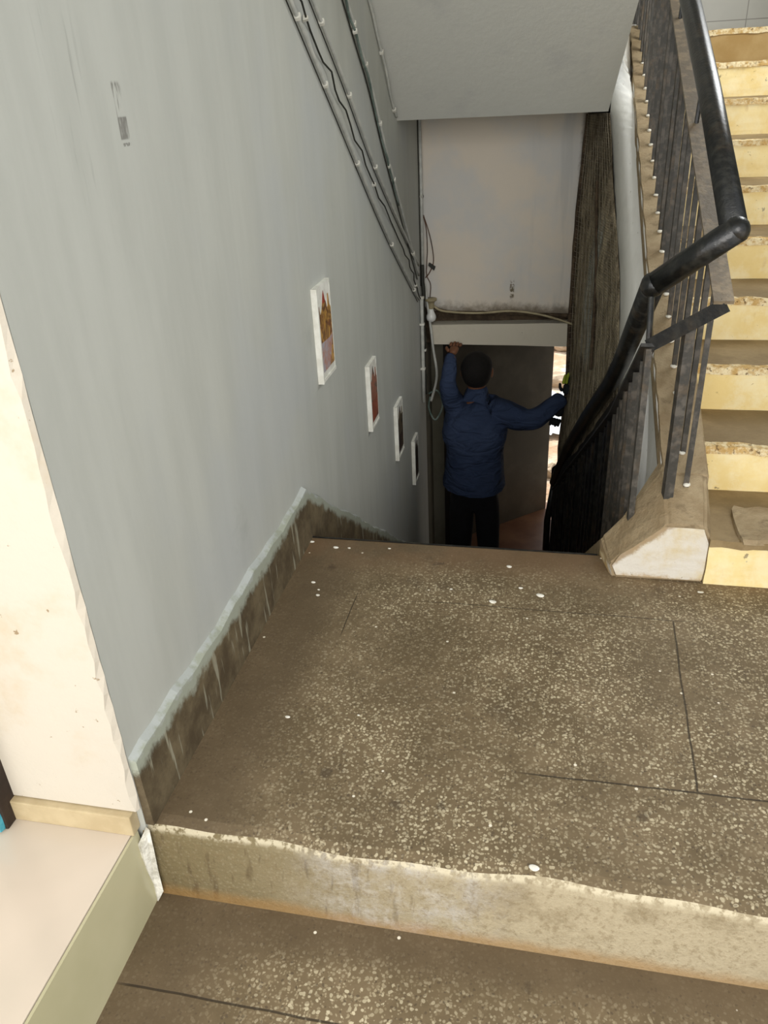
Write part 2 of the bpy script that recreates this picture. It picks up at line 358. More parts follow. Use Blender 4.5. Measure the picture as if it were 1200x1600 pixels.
# ---- landing (raised one step above the front floor), worn front edge
bm = nb(); ny = 60
def landing_profile(x):
    w_ = .006 * math.sin(x * 9) + .004 * math.sin(x * 23 + 1)
    f = -.03
    return [(1.243, 0), (0.03 + w_, 0.0), (0.006 + w_, -.006), (-.006 + w_ * .6, -.025), (-.022, -.12), (f, -.18), (f, -.2), (1.243, -.2)]
rings = []
for i in range(ny + 1):
    x = -.01 + (XR + .01) * i / ny
    rings.append([bm.verts.new((x, py, pz)) for py, pz in landing_profile(x)])
for a, b in zip(rings, rings[1:]):
    for j in range(8):
        f = bm.faces.new((a[j], a[(j + 1) % 8], b[(j + 1) % 8], b[j]))
        f.material_index = 1 if j in (2, 3, 4, 5) else 0
bm.faces.new(rings[0]); bm.faces.new(rings[-1])
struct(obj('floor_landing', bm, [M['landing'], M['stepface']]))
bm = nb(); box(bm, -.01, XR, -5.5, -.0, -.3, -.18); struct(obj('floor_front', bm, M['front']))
# iron edge strip on the landing's far edge
bm = nb(); box(bm, .0, .985, 1.243, 1.249, -.05, .003); struct(obj('trim_1', bm, M['iron']))
# ---- raised tiled platform on the left
bm = nb(); hexa(bm, [(-1.6, -3.5, -.3), (.006, -3.5, -.3), (.006, -.004, -.3), (-1.6, -.004, -.3), (-1.6, -3.5, -.004), (-.022, -3.5, -.004), (-.022, -.004, -.004), (-1.6, -.004, -.004)])
struct(obj('floor_platform', bm, M['tile']))
bm = nb(); prism(bm, [(-.020, -3.5, -.006), (-.020, -.012, -.006), (.010, -.030, -.18), (.010, -3.5, -.18)], (0, 0, 0), (.006, 0, 0))
struct(obj('trim_2', bm, M['tileface']))
bm = nb(); prism(bm, [(-.012, -.03, -.03), (.004, -.004, .0), (.020, -.036, -.155), (.006, -.045, -.178), (.002, -.036, -.14)], (0, 0, 0), (.012, -.006, 0)); rough_mesh(bm, .005, 2)
struct(obj('trim_3', bm, M['putty']))
# ---- left wall (ends at the pillar face, y=0)
bm = nb(); box(bm, -.3, 0, .0, 3.86, -1.9, 2.9); struct(obj('wall_left', bm, M['wall']))
# white end face of the wall: pillar with chipped arris
bm = nb(); nz = 70; rows = []
random.seed(3)
for i in range(nz + 1):
    z = .055 + 2.8 * i / nz
    e = random.choice([0, 0, 0, .003, .007]) * (1 if z < 1.2 else .5)
    rows.append([bm.verts.new((-.315, -.014, z)), bm.verts.new((-.004 - e, -.014, z)), bm.verts.new((.001, -.004 + e * .3, z)), bm.verts.new((-.315, .0, z))])
for a, b in zip(rows, rows[1:]):
    for j in range(4): bm.faces.new((a[j], a[(j + 1) % 4], b[(j + 1) % 4], b[j]))
bm.faces.new(rows[0]); bm.faces.new(rows[-1])
struct(obj('wall_front', bm, M['pillar']))
bm = nb(); box(bm, -.315, -.012, -.030, .0, -.004, .052); bevel(bm, .003); struct(obj('baseboard_front', bm, M['tskirt']))
# wall beyond the pillar towards the room door
bm = nb(); box(bm, -1.6, -.36, .02, .12, -.02, 2.9); struct(obj('wall_far_left', bm, M['pillar']))
bm = nb(); box(bm, -.36, -.296, -.058, .10, -.004, 2.2); bevel(bm, .004)
dfr = tag(obj('door_frame', bm, M['darkwood']), 'chipped dark door post with blue paint at the foot, left of the white pillar', 'door frame')
bm = nb(); box(bm, -.372, -.302, -.070, -.058, .0, .10); rough_mesh(bm, .006, 2); obj('blue_paint_strip', bm, M['blue'], dfr)
# ---- dirty skirting: level along the landing then raking down the flight
bm = nb()
top = []; N = 70
def sk(i):
    y = .002 + 3.6 * i / N
    return y
ringA = []
for i in range(N + 1):
    y = sk(i); drop = 0 if y < 1.24 else -.709 * (y - 1.24)
    zt = .188 + .006 * math.sin(y * 11) + .004 * math.sin(y * 37) + drop
    zb = 0 if y < 1.24 else drop - .35
    ringA.append([bm.verts.new(p) for p in ((0, y, zt + .006), (.016, y, zt - .004), (.020, y, zb), (0, y, zb))])
for a, b in zip(ringA, ringA[1:]):
    for j in range(4): bm.faces.new((a[j], a[(j + 1) % 4], b[(j + 1) % 4], b[j]))
bm.faces.new(ringA[0]); bm.faces.new(ringA[-1])
struct(obj('baseboard_left', bm, M['skirt']))
# ---- soffit of the upper flight over the down flight
bm = nb()
lo = lambda y: 1.222 + .931 * (3.195 - y)
prism(bm, [(0, 3.195, 1.222), (0, 1.5, lo(1.5)), (0, 1.5, lo(1.5) + .2), (0, 3.195, 1.5)], (-.02, 0, 0), (1.02, 0, 0))
for v in bm.verts:
    if v.co.x > .5: v.co.x = .997 + .15 * (3.195 - v.co.y)
struct(obj('ceiling_soffit', bm, M['soffit']))
bm = nb(); box(bm, 0, .995, 3.195, 5.35, 1.225, 1.53); box(bm, .995, 1.15, 4.135, 5.35, 1.225, 1.53); struct(obj('floor_half_landing', bm, M['soffit']))
bm = nb(); box(bm, 1.15, XR, 4.13, 5.35, 1.225, 1.545); struct(obj('floor_half_landing_right', bm, M['tread']))
# wall panel at the end of the down flight, ragged right edge
bm = nb()
pr = [(.934, 1.225), (.926, 1.0), (.921, .9), (.915, .7), (.918, .45), (.914, .3), (.921, .11)]
poly = [(0.0, 3.86, 1.225)] + [(x, 3.86, z) for x, z in pr] + [(0.03, 3.86, .125), (.0, 3.86, .16)]
prism(bm, poly, (0, 0, 0), (0, .14, 0)); struct(obj('wall_panel', bm, M['panelw']))
bm = nb(); box(bm, -.0, .96, 3.93, 4.05, -.1, .16); struct(obj('wall_recess', bm, M['dark']))
bm = nb(); hexa(bm, [(.05, 3.84, -.083), (.93, 3.84, -.088), (.93, 3.98, -.088), (.05, 3.98, -.083), (.035, 3.84, .040), (.93, 3.84, .056), (.93, 3.98, .056), (.035, 3.98, .040)])
rough_mesh(bm, .003, 4, lock=(0, 0, 1)); struct(obj('trim_5', bm, M['lintel']))
# dirt caked around the panel edge
bm = nb(); pts = spline([(.936, 3.85, 1.2), (.925, 3.85, 1.0), (.918, 3.85, .75), (.918, 3.85, .45), (.918, 3.85, .1)], 12); tube(bm, pts, .012, 6); rough_mesh(bm, .006)
struct(obj('trim_6', bm, M['dark']))
bm = nb(); pts = spline([(.03, 3.86, .16), (.15, 3.86, .118), (.45, 3.86, .112), (.7, 3.86, .104), (.92, 3.86, .10)], 12); tube(bm, pts, .011, 6); rough_mesh(bm, .006)
struct(obj('trim_7', bm, M['dark']))
# ---- basement passage, doorway
bm = nb(); box(bm, -.3, 1.16, 3.3, 4.95, -1.9, ZB); struct(obj('floor_basement', bm, M['lower']))
bm = nb(); box(bm, -.3, .0, 3.86, 4.9, ZB, 1.225); struct(obj('wall_passage_left', bm, M['bwall']))
bm = nb(); box(bm, 0, .085, 4.12, 4.3, ZB, -.05); struct(obj('wall_passage_jamb', bm, M['bwall']))
bm = nb(); box(bm, 0, 1.16, 3.98, 4.9, -.05, .1); struct(obj('ceiling_passage', bm, M['bwall']))
bm = nb(); box(bm, -8, 9, 4.95, 30, -2.0, ZB - .01); rough_mesh(bm, .0)
struct(obj('ground', bm, M['ground']))
bm = nb(); box(bm, -3, 0, 4.9, 5.1, ZB - .1, 3.6); struct(obj('wall_outside', bm, M['pillar']))
# ---- solid wall below the up flight (white stringer face)
def xs(y): return 1.162 - .0165 * (y - 1.2)
def zc(y): return .200 + .463 * (y - 1.12)
bm = nb(); prev = None
for i in range(31):
    y = 1.16 + (4.95 - 1.16) * i / 30
    zt = min(zc(y), 1.50) - .012
    r = [bm.verts.new(p) for p in ((xs(y), y, zt), (xs(y) + .06, y, zt), (xs(y) + .06, y, ZB), (xs(y), y, ZB))]
    if prev:
        for j in range(4): bm.faces.new((prev[j], prev[(j + 1) % 4], r[(j + 1) % 4], r[j]))
    else: bm.faces.new(r)
    prev = r
bm.faces.new(prev); struct(obj('wall_stringer', bm, M['stringer']))
bm = nb(); box(bm, 1.16, XR, 4.3, 4.4, ZB, 1.225); box(bm, .0, 1.16, 4.5, 4.6, .1, 1.225); struct(obj('wall_back_lower', bm, M['bwall']))
# half landing walls
bm = nb(); box(bm, -.1, XR, 4.95, 5.05, 1.2, 3.4); struct(obj('wall_back', bm, M['greytile']))
bm = nb(); box(bm, -.0, XR, 4.925, 4.95, 1.5, 1.575); struct(obj('baseboard_back', bm, M['tanwall']))
bm = nb(); box(bm, XR, XR + .1, .7, 5.05, -1.9, 3.4); struct(obj('wall_right', bm, M['wall']))
bm = nb(); box(bm, 1.085, 1.15, 4.13, 4.2, 1.42, 1.60); struct(obj('trim_8', bm, M['stringer']))
bm = nb(); box(bm, -.3, XR + .1, -1.4, 5.05, 3.3, 3.45); struct(obj('ceiling', bm, M['soffit']))

# ================================================================== STAIRS
T = .33448; R = .155; L2 = 1.117
st = thing('staircase', 'concrete stairs going up on the right, yellow painted risers and brown treads', 'stairs', (1.75, L2, 0))
random.seed(11)
for k in range(10):
    y = L2 + k * T; z0 = k * R; z1 = (k + 1) * R
    x0 = xs(y) + .13
    bm = nb(); box(bm, x0, XR, y, y + .03, z0, z1 - .022); rough_mesh(bm, .0015, 6, k)
    obj('riser', bm, M['yellow'] if k < 9 else M['tanwall'], st)
    bm = nb(); box(bm, x0, XR, y - .006, y + .03, z1 - .024, z1 + .001)
    bmesh.ops.subdivide_edges(bm, edges=[e for e in bm.edges if abs(e.verts[0].co.x - e.verts[1].co.x) > .5], cuts=60)
    rough_mesh(bm, .005, 0, k); obj('nosing', bm, M['nosing'] if k else M['tread'], st)
    if k < 9:
        bm = nb(); box(bm, x0, XR, y + .028, y + T, z1 - .04, z1); rough_mesh(bm, .0015, 4, k); obj('tread', bm, M['tread'], st)
bm = nb(); box(bm, 1.38, 1.62, L2 - .004, L2 + .2, .150, .168); rough_mesh(bm, .016, 5, 3, (1, 1, .5)); obj('broken_patch', bm, M['cement'], st)
# down flight
dn = thing('descending_staircase', 'dark concrete stairs descending from the landing between skirting and iron railing', 'stairs', (.5, 1.25, 0))
for k in range(8):
    y = 1.25 + k * .27
    bm = nb(); box(bm, 0, 1.0, y, y + .275, -(k + 1) * .194 - .2, -(k + 1) * .194); obj('step', bm, M['tread'], dn)

# ---- curb carrying the railing: low chamfered foot at the landing, then raking with the up flight
cb = thing('stair_curb', 'chipped cement curb with white painted front at the foot of the railing', 'curb', (1.15, 1.12, 0))
bm = nb()
front = [(1.03, 1.12, -.0), (1.296, 1.12, -.0), (1.299, 1.12, .139), (1.279, 1.12, .193), (1.171, 1.12, .196), (1.155, 1.12, .184), (1.045, 1.12, .085), (1.012, 1.12, .045)]
back = [(.985, 1.30, -.25), (1.296, 1.40, -.0), (1.300, 1.42, .33), (1.290, 1.42, .335), (1.175, 1.42, .335), (1.160, 1.30, .283), (1.055, 1.27, .135), (.992, 1.26, .068)]
va = [bm.verts.new(p) for p in front]; vb = [bm.verts.new(p) for p in back]
bm.faces.new(va).material_index = 1
bm.faces.new(vb)
for i in range(8):
    j = (i + 1) % 8; f = bm.faces.new((va[i], va[j], vb[j], vb[i])); f.material_index = 1 if i in (0, 7) else 0
bmesh.ops.bevel(bm, geom=[e for e in bm.edges], offset=.008, segments=2, affect='EDGES')
rough_mesh(bm, .003, 2)
obj('curb_foot', bm, [M['cement'], M['curbw']], cb)
bm = nb(); prev = None; random.seed(8)
for i in range(61):
    y = 1.30 + (4.13 - 1.30) * i / 60; j1 = random.uniform(-.004, .004); j2 = random.uniform(-.003, .003)
    z = zc(y); xw = .135
    if y < 1.9: xw = .138
    r = [bm.verts.new(p) for p in ((xs(y) - .004 + j2, y, z - .035), (xs(y) + .004 + j2, y, z + j1 * .4), (xs(y) + xw - .006, y, z + j1 * .4), (xs(y) + xw, y, z - .01), (xs(y) + xw, y, z - .45), (xs(y) - .002, y, z - .07))]
    if prev:
        for j in range(6): bm.faces.new((prev[j], prev[(j + 1) % 6], r[(j + 1) % 6], r[j]))
    else: bm.faces.new(r)
    prev = r
bm.faces.new(prev); obj('raking_curb', bm, M['cement'], cb)
bm = nb(); prev = None
def xd(y): # down railing line converging slightly inwards
    pts = [(1.2, 1.075), (1.9, 1.06), (2.2, 1.045), (2.7, .995), (3.3, .940), (3.6, .875), (3.9, .845)]
    for (a, b), (c, d) in zip(pts, pts[1:]):
        if y <= c: return b + (d - b) * max(0, (y - a)) / (c - a)
    return pts[-1][1]
def zd(y): return .10 - .70 * (y - 1.25)
for i in range(31):
    y = 1.25 + (3.75 - 1.25) * i / 30
    r = [bm.verts.new(p) for p in ((xd(y) - .075, y, zd(y) - .03), (xd(y) + .07, y, zd(y) - .0), (xd(y) + .07, y, zd(y) - .5), (xd(y) - .075, y, zd(y) - .5))]
    if prev:
        for j in range(4): bm.faces.new((prev[j], prev[(j + 1) % 4], r[(j + 1) % 4], r[j]))
    else: bm.faces.new(r)
    prev = r
bm.faces.new(prev); obj('descending_curb', bm, M['cement'], cb)

# ================================================================== RAILING
rl = thing('stair_railing', 'black iron railing with round handrail turning from up flight to down flight', 'railing', (1.2, 1.25, .2))
def xu(y): return 1.24 - .022 * (y - 1.13)
def zu(y): return 1.041 + .40 * (y - 1.137)
pu = [(xu(5.0) , 5.0, 1.041 + .455 * (5.0 - 1.137)), (xu(2.9), 2.9, 1.041 + .43 * (2.9 - 1.137)), (xu(1.13) , 1.128, 1.03)]
# pipe through measured points: (1.21,2.361,1.59) (1.22,1.75,1.315) (1.24,1.137,1.041)
pu = [(1.15, 4.9, 2.70), (1.211, 2.38, 1.583), (1.226, 1.78, 1.315), (1.238, 1.170, 1.020)]
r_ = .034
bm = nb(); tube(bm, pu, r_, 20); obj('handrail', bm, M['iron'], rl, True)
bm = nb(); tube(bm, [(1.246, 1.160, 1.028), (1.072, 1.335, .846)], r_, 20); obj('handrail', bm, M['iron'], rl, True)
pd = [(1.074, 1.32, .856), (1.064, 2.0, .41), (1.050, 2.24, .245), (.992, 2.75, -.11), (.930, 3.4, -.56), (.862, 3.70, -.95)]
bm = nb(); tube(bm, pd, r_, 20); obj('handrail', bm, M['iron'], rl, True)
bm = nb(); tube(bm, [(.862, 3.70, -.93), (.828, 3.74, -1.25), (.828, 3.74, ZB)], [.022, .022, .022], 10); obj('end_post', bm, M['iron'], rl, True)
bm = nb(); bmesh.ops.create_uvsphere(bm, u_segments=16, v_segments=10, radius=.0341); bmesh.ops.translate(bm, verts=bm.verts, vec=(1.073, 1.324, .851)); obj('weld_joint', bm, M['iron'], rl, True)
bm = nb(); bmesh.ops.create_uvsphere(bm, u_segments=16, v_segments=10, radius=.0341); bmesh.ops.translate(bm, verts=bm.verts, vec=(1.241, 1.166, 1.022)); obj('weld_joint', bm, M['iron'], rl, True)
def flatbar(bm, pts, w, t):
    """flat bar, wide across x (w) and thin vertically (t)"""
    pts = [Vector(p) for p in pts]; prev = None
    for i, p in enumerate(pts):
        d = (pts[min(i + 1, len(pts) - 1)] - pts[max(i - 1, 0)]).normalized()
        s = Vector((1, 0, 0)) if abs(d.x) < .5 else d.cross(Vector((0, 0, 1))).normalized()
        s = (s - d * s.dot(d)).normalized(); n = s.cross(d).normalized()
        r = [bm.verts.new(p + s * a * w / 2 + n * b * t / 2) for a, b in ((-1, -1), (1, -1), (1, 1), (-1, 1))]
        if prev:
            for j in range(4): bm.faces.new((prev[j], prev[(j + 1) % 4], r[(j + 1) % 4], r[j]))
        else: bm.faces.new(r)
        prev = r
    bm.faces.new(prev); return bm
def zfu(y): return .835 + .487 * (y - 1.1)     # flat bar height above the up flight
def xfu(y): return 1.232 - .022 * (y - 1.1)
bm = nb(); flatbar(bm, [(xfu(4.9), 4.9, zfu(4.9)), (xfu(1.13), 1.13, zfu(1.13))], .050, .010); obj('flat_rail', bm, M['flat'], rl)
bm = nb(); flatbar(bm, [(1.238, 1.133, .843), (1.072, 1.250, .698)], .012, .038); obj('flat_rail', bm, M['flatb'], rl)
zfd = lambda y: .700 - .66 * (y - 1.24)
bm = nb(); flatbar(bm, [(1.070, 1.235, .705), (xd(2.0), 2.0, zfd(2.0)), (xd(2.7), 2.7, zfd(2.7)), (xd(3.3), 3.3, zfd(3.3)), (xd(3.7), 3.7, zfd(3.7) - .08)], .042, .010); obj('flat_rail', bm, M['flatb'], rl)
# short connectors between flat bar and round handrail
for y in (1.9, 2.55, 3.2, 3.9):
    bm = nb(); tube(bm, [(xfu(y), y, zfu(y)), (1.240 - .024 * (y - 1.13), y, 1.035 + .452 * (y - 1.137))], .007, 6); obj('connector', bm, M['iron'], rl)
bm = nb(); tube(bm, [(1.074, 1.27, .70), (1.072, 1.32, .84)], .009, 8); obj('connector', bm, M['iron'], rl)
# balusters: square bars, up flight then down flight
def bar(x, y, z0, z1, w, m, name='baluster', tw=0):
    bm = nb(); a = random.uniform(-.2, .2)
    h = w / 2; c, s = math.cos(a), math.sin(a)
    q = [(x + c * i * h - s * j * h, y + s * i * h + c * j * h) for i, j in ((-1, -1), (1, -1), (1, 1), (-1, 1))]
    dx = random.uniform(-.003, .003)
    hexa(bm, [(px, py, z0) for px, py in q] + [(px + dx, py, z1) for px, py in q])
    obj(name, bm, m, rl)
random.seed(21)
y = 1.262; k = 0
while y < 4.6:
    bar(xfu(y) , y, min(zc(y), 1.56) - .01, zfu(y) - .004, .0155, M['bar'])
    y += .118; k += 1
bar(1.172, 1.225, .17, .77, .028, M['bar'], 'post')
y = 1.245; random.seed(22)
while y < 3.75:
    bar(xd(y), y, zd(y) - .02, zfd(y) - (.004 if y < 3.4 else .06), .018, M['bar'] if y < 2 else M['iron'])
    y += .105
# paint blobs at the feet
random.seed(31)
y = 1.262
for k in range(22):
    bm = nb(); bmesh.ops.create_icosphere(bm, subdivisions=2, radius=.011); bmesh.ops.scale(bm, verts=bm.verts, vec=(1, 1.2, .6)); bmesh.ops.translate(bm, verts=bm.verts, vec=(xfu(y) - .002, y - .006, zc(y))); rough_mesh(bm, .004, 0, k)
    obj('paint_blob', bm, M['chip'], rl); y += .118

# ================================================================== NETTING
rowsN = [((0.932, 3.83, 1.19), (1.017, 3.45, 1.205)), ((0.922, 3.83, 0.995), (1.039, 3.3, 1.005)), ((0.908, 3.83, 0.697), (1.064, 3.0, 0.755)), ((0.906, 3.83, 0.452), (1.082, 2.75, 0.573)),
         ((0.904, 3.83, 0.079), (1.089, 2.6, 0.41)), ((0.910, 3.83, -0.324), (1.084, 2.4, 0.254)), ((0.888, 3.83, -0.762), (1.090, 2.2, 0.024)), ((0.915, 3.83, -1.1), (1.110, 2.0, -0.4)), ((0.94, 3.83, -1.4), (1.12, 2.0, -0.9))]
from mathutils import noise as MN
Lp = spline([a for a, b in rowsN], 10); Rp = spline([b for a, b in rowsN], 10)
nt = thing('debris_netting', 'dusty brown netting screen hanging right of the white wall panel', 'netting', (1.0, 3.0, 0))
bm = nb(); grid = []
for i, (a, b) in enumerate(zip(Lp, Rp)):
    row = []
    for j in range(25):
        t = j / 24; p = a.lerp(b, t)
        wv = MN.noise(Vector((p.y * 3, p.z * 1.2, 0))) * .03 + MN.noise(Vector((p.y * 9, p.z * 5, 4))) * .010
        if j in (0, 24): wv *= .2
        rg = MN.noise(Vector((p.z * 22, j, 7))) * .03 if j == 24 else 0
        row.append(bm.verts.new(p + Vector((wv, rg, 0))))
    grid.append(row)
for a, b in zip(grid, grid[1:]):
    for j in range(24): bm.faces.new((a[j], a[j + 1], b[j + 1], b[j]))
sheet = obj('net_sheet', bm, M['net'], nt, True)
md = sheet.modifiers.new('thick', 'SOLIDIFY'); md.thickness = .002
# wire mesh in front of the sheet
bm = nb()
for j in range(0, 25, 2):
    pts = [Lp[i].lerp(Rp[i], j / 24) + Vector((-.014, 0, 0)) for i in range(0, 56, 5)]
    tube(bm, pts, .0016, 4)
for i in range(0, 56, 1):
    for q in (0,):
        ia = Lp[i].lerp(Lp[i + 1], q); ib = Rp[i].lerp(Rp[i + 1], q)
        tube(bm, [ia + Vector((-.014, 0, 0)), ib + Vector((-.014, 0, 0))], .0014, 4)
obj('wire_mesh', bm, M['netwire'], nt)
bm = nb()
tube(bm, [p + Vector((-.008, 0, 0)) for p in Lp[::4]], .013, 6); rough_mesh(bm, .004); obj('edge_bar', bm, M['dark'], nt)
bm = nb()
tube(bm, [Lp[i].lerp(Rp[i], .62) + Vector((-.02, 0, 0)) for i in range(14, 50, 5)], .008, 6); obj('edge_bar', bm, M['dark'], nt)

# white plaster return closing the gap between netting and the stair side
rowsW = [((1.050, 3.52, 1.66), (1.112, 4.02, 1.50)), ((1.036, 3.45, 1.42), (1.118, 3.66, 1.345)), ((1.018, 3.46, 1.21), (1.124, 3.34, 1.205)), ((1.040, 3.32, 1.005), (1.130, 2.98, 1.005)), ((1.064, 3.02, .755), (1.138, 2.50, .755)), ((1.082, 2.77, .573), (1.145, 2.1, .56)),
         ((1.089, 2.62, .41), (1.150, 1.85, .40)), ((1.086, 2.42, .254), (1.153, 1.7, .25)), ((1.092, 2.22, .02), (1.155, 1.6, .02)), ((1.10, 2.1, -.4), (1.156, 1.55, -.4)), ((1.10, 2.1, -1.0), (1.156, 1.55, -1.0)), ((1.10, 2.1, ZB), (1.156, 1.55, ZB))]
La = spline([a for a, b in rowsW], 6); Ra = spline([b for a, b in rowsW], 6)
bm = nb(); prev = None
for a, b in zip(La, Ra):
    rr = [bm.verts.new(p) for p in (a, b, b + Vector((.012, .03, 0)), a + Vector((.012, .03, 0)))]
    if prev:
        for j in range(4): bm.faces.new((prev[j], prev[(j + 1) % 4], rr[(j + 1) % 4], rr[j]))
    else: bm.faces.new(rr)
    prev = rr
bm.faces.new(prev); struct(obj('wall_stair_return', bm, M['stringer'], None, True))
# near black sheet added to blacken the area behind the lower balusters
bm = nb(); grid = []
for i in range(41):
    y = 1.95 + (3.79 - 1.95) * i / 40; row = []
    top_ = .78 - .68 * (y - 1.33); x = xd(y) + .026 - .040 * min(1, max(0, (y - 3.3) / .42))
    for j in range(15):
        z = top_ + (ZB + .01 - top_) * j / 14
        n = MN.noise(Vector((y * 6, z * 2, 3)))
        e = MN.noise(Vector((z * 14, 1, 2))) * .03 if i == 40 else 0
        row.append(bm.verts.new((x + n * .012 + (.01 if j > 4 else 0), y + e, z)))
    grid.append(row)
for a, b in zip(grid, grid[1:]):
    for j in range(14): bm.faces.new((a[j], a[j + 1], b[j + 1], b[j]))
cl = tag(obj('dark_filler', bm, M['filler_sheet'], None, True), 'near black filler sheet added behind the lower railing down to the floor', 'filler_sheet')
md = cl.modifiers.new('thick', 'SOLIDIFY'); md.thickness = .004

# ================================================================== PICTURES
def picture(y0, y1, z0, z1, label, cols, seed):
    t = thing('framed_picture', label, 'picture', (0, (y0 + y1) / 2, z0), 'white framed pictures going down the stair wall')
    d = .021; b = .010
    bm = nb(); box(bm, 0, d, y0, y0 + .010, z0, z1); box(bm, 0, d - .006, y1 - .004, y1, z0, z1); box(bm, 0, d - .003, y0 + .010, y1 - .004, z0, z0 + b); box(bm, 0, d - .006, y0 + .010, y1 - .004, z1 - b, z1)
    obj('frame', bm, M['frame'], t)
    g = G('print_%d' % seed, .35, .4)
    c = g.mix(g.step(g.noise(14, 4, .7, g.scl((1, 1.5, .7)), 1.5), .42, .58), cols[0], cols[1])
    c = g.mix(g.step(g.noise(26, 3, .6, g.scl((1, 1, 1))), .55, .6), c, cols[2])
    g.col(c)
    h = z1 - z0; w_ = y1 - y0; ya = y0 + .010; yb = y1 - .006; n = 24
    bm = nb(); box(bm, .010, .014, ya, yb, z0 + b, z1 - b); obj('mount', bm, M['frame'], t)
    # printed figure: crowned silhouette with raised side attributes over a pink and grey foot
    bm = nb(); yc = (ya + yb) / 2; hw = (yb - ya) / 2
    zz = lambda f: z0 + h * f
    out = [(-.98, .10), (.95, .10), (.97, .70), (.80, .74), (.72, .86), (.62, .86), (.58, .74), (.42, .72), (.30, .80), (.10, .84), (-.02, .90), (-.18, .82), (-.36, .74), (-.60, .70), (-.72, .80), (-.80, .80), (-.84, .68), (-.98, .6)]
    prism(bm, [(.014, yc + a * hw, zz(f)) for a, f in out], (0, 0, 0), (.0012, 0, 0)); obj('print', bm, g.m, t)
    bm = nb(); prism(bm, [(.0152, yc + a * hw, zz(f)) for a, f in [(-.22, .80), (.2, .80), (.12, .86), (0, .93), (-.14, .86)]], (0, 0, 0), (.0006, 0, 0)); obj('print_crown', bm, cols[3], t)
    bm = nb(); prism(bm, [(.0152, yc + a * hw, zz(f)) for a, f in [(-.98, .10), (.2, .10), (.5, .2), (.95, .42), (.4, .40), (-.98, .42)]], (0, 0, 0), (.0006, 0, 0)); obj('print_foot', bm, cols[4], t)
    return t
red = plain('print_red', '9c3d2c', '7d2d20', .4, scale=50); pink = plain('print_pink', 'b07c66', 'a8a4ac', .4, scale=25)
brn = plain('print_brown', '4d3a2a', '38302a', .4, scale=30); org = plain('print_orange', '9c5236', '7a3c29', .4, scale=30)
picture(1.536, 1.722, .458, .790, 'largest framed print with gold and orange figure, nearest the landing', ('5e3a20', 'b98b3f', '7a4a2a', red, pink), 1)
picture(2.234, 2.400, -.014, .292, 'second framed print down the stairs, rusty red figure on white', ('7a3c28', '94573c', '3b3127', brn, org), 2)
picture(2.808, 2.985, -.425, -.118, 'third framed print down the stairs, dark olive image filling the frame', ('4c4230', '6b5c42', '2f2a20', brn, brn), 3)
picture(3.29, 3.44, -.81, -.52, 'lowest framed print, dark, beside the doorway at the stair bottom', ('241f1a', '33291f', '1a1612', brn, brn), 4)

# ================================================================== CONDUITS AND WIRES
def run(label, pts, r, m, nclips, smooth=1, name='cable_conduit', x=.012, wob=0, cat='conduit'):
    P_ = spline([(x, a, b) for a, b in pts], 8) if smooth else [Vector((x, a, b)) for a, b in pts]
    if wob:
        P_ = [p + MN.noise_vector(p * 9) * wob for p in P_]
        P_ = [Vector((max(p.x, r + .001), p.y, p.z)) for p in P_]
    t = thing(name, label, cat, P_[0], 'cables and conduits on the stair wall')
    bm = nb(); tube(bm, P_, r, 8); obj('tube', bm, m, t, True)
    for k in range(nclips):
        f = (k + .7) / nclips * (len(P_) - 1); i = int(f); p = P_[i]; q = P_[min(i + 1, len(P_) - 1)]; d = (q - p).normalized()
        bm = nb(); s = Vector((0, -d.z, d.y)); u = Vector((1, 0, 0)); c = p
        hexa(bm, [c - d * .006 - s * (r + .005) - u * x, c + d * .006 - s * (r + .005) - u * x, c + d * .006 + s * (r + .005) - u * x, c - d * .006 + s * (r + .005) - u * x,
                  c - d * .006 - s * (r + .002) + u * (r + .003), c + d * .006 - s * (r + .002) + u * (r + .003), c + d * .006 + s * (r + .002) + u * (r + .003), c - d * .006 + s * (r + .002) + u * (r + .003)])
        obj('clip', bm, M['clip'], t)
ext = lambda l: [(2 * l[0][0] - l[1][0], 2 * l[0][1] - l[1][1])] + l
A = [(1.567, 1.611), (2.016, 1.298), (2.787, .762), (3.637, .247)]
run('lowest straight pale conduit slanting down the grey wall', ext(A), .0065, M['pipe'], 6, x=.010)
run('thin dark shadow line running just under the lowest conduit', ext([(a - .012, b - .012) for a, b in A]), .0020, M['dpipe'], 0, name='cable_or_shadow_line', x=.005, cat='cable')  # conduit's shadow line, modelled as a thin dark tube
run('frayed dark cable looping between the two lower conduits', ext([(1.652, 1.617), (2.128, 1.294), (2.743, .896), (3.362, .50), (3.69, .25)]), .0032, M['dpipe'], 3, name='cable_or_shadow_line', wob=.02, x=.010, cat='cable')
B = [(1.808, 1.627), (2.157, 1.393), (2.699, 1.01), (3.667, .437)]
run('second pale conduit up from the pictures, straight and slanting', ext(B), .0062, M['pipe'], 5, x=.010)
run('thin dark shadow line along the underside of the second conduit', ext([(a - .014, b - .012) for a, b in B]), .0020, M['dpipe'], 0, name='cable_or_shadow_line', x=.005, cat='cable')  # shadow under the second conduit, drawn as a dark tube
Cc = [(2.263, 1.657), (2.404, 1.542), (2.595, 1.389), (2.843, 1.13), (3.138, .858), (3.659, .384)]
run('third pale conduit with a bend, left of the ceiling edge', ext(Cc), .0065, M['pipe'], 6, x=.010)
run('green grey cable twisted along the third conduit', ext([(a - .02, b - .01) for a, b in Cc[:5]]), .0045, M['green'], 2, name='cable_or_shadow_line', wob=.012, x=.009, cat='cable')
run('thin dark shadow line under the third conduit', ext([(a - .033, b - .016) for a, b in Cc]), .003, M['dpipe'], 0, name='cable_or_shadow_line', x=.005, cat='cable')  # dark tube standing in for the third conduit's shadow
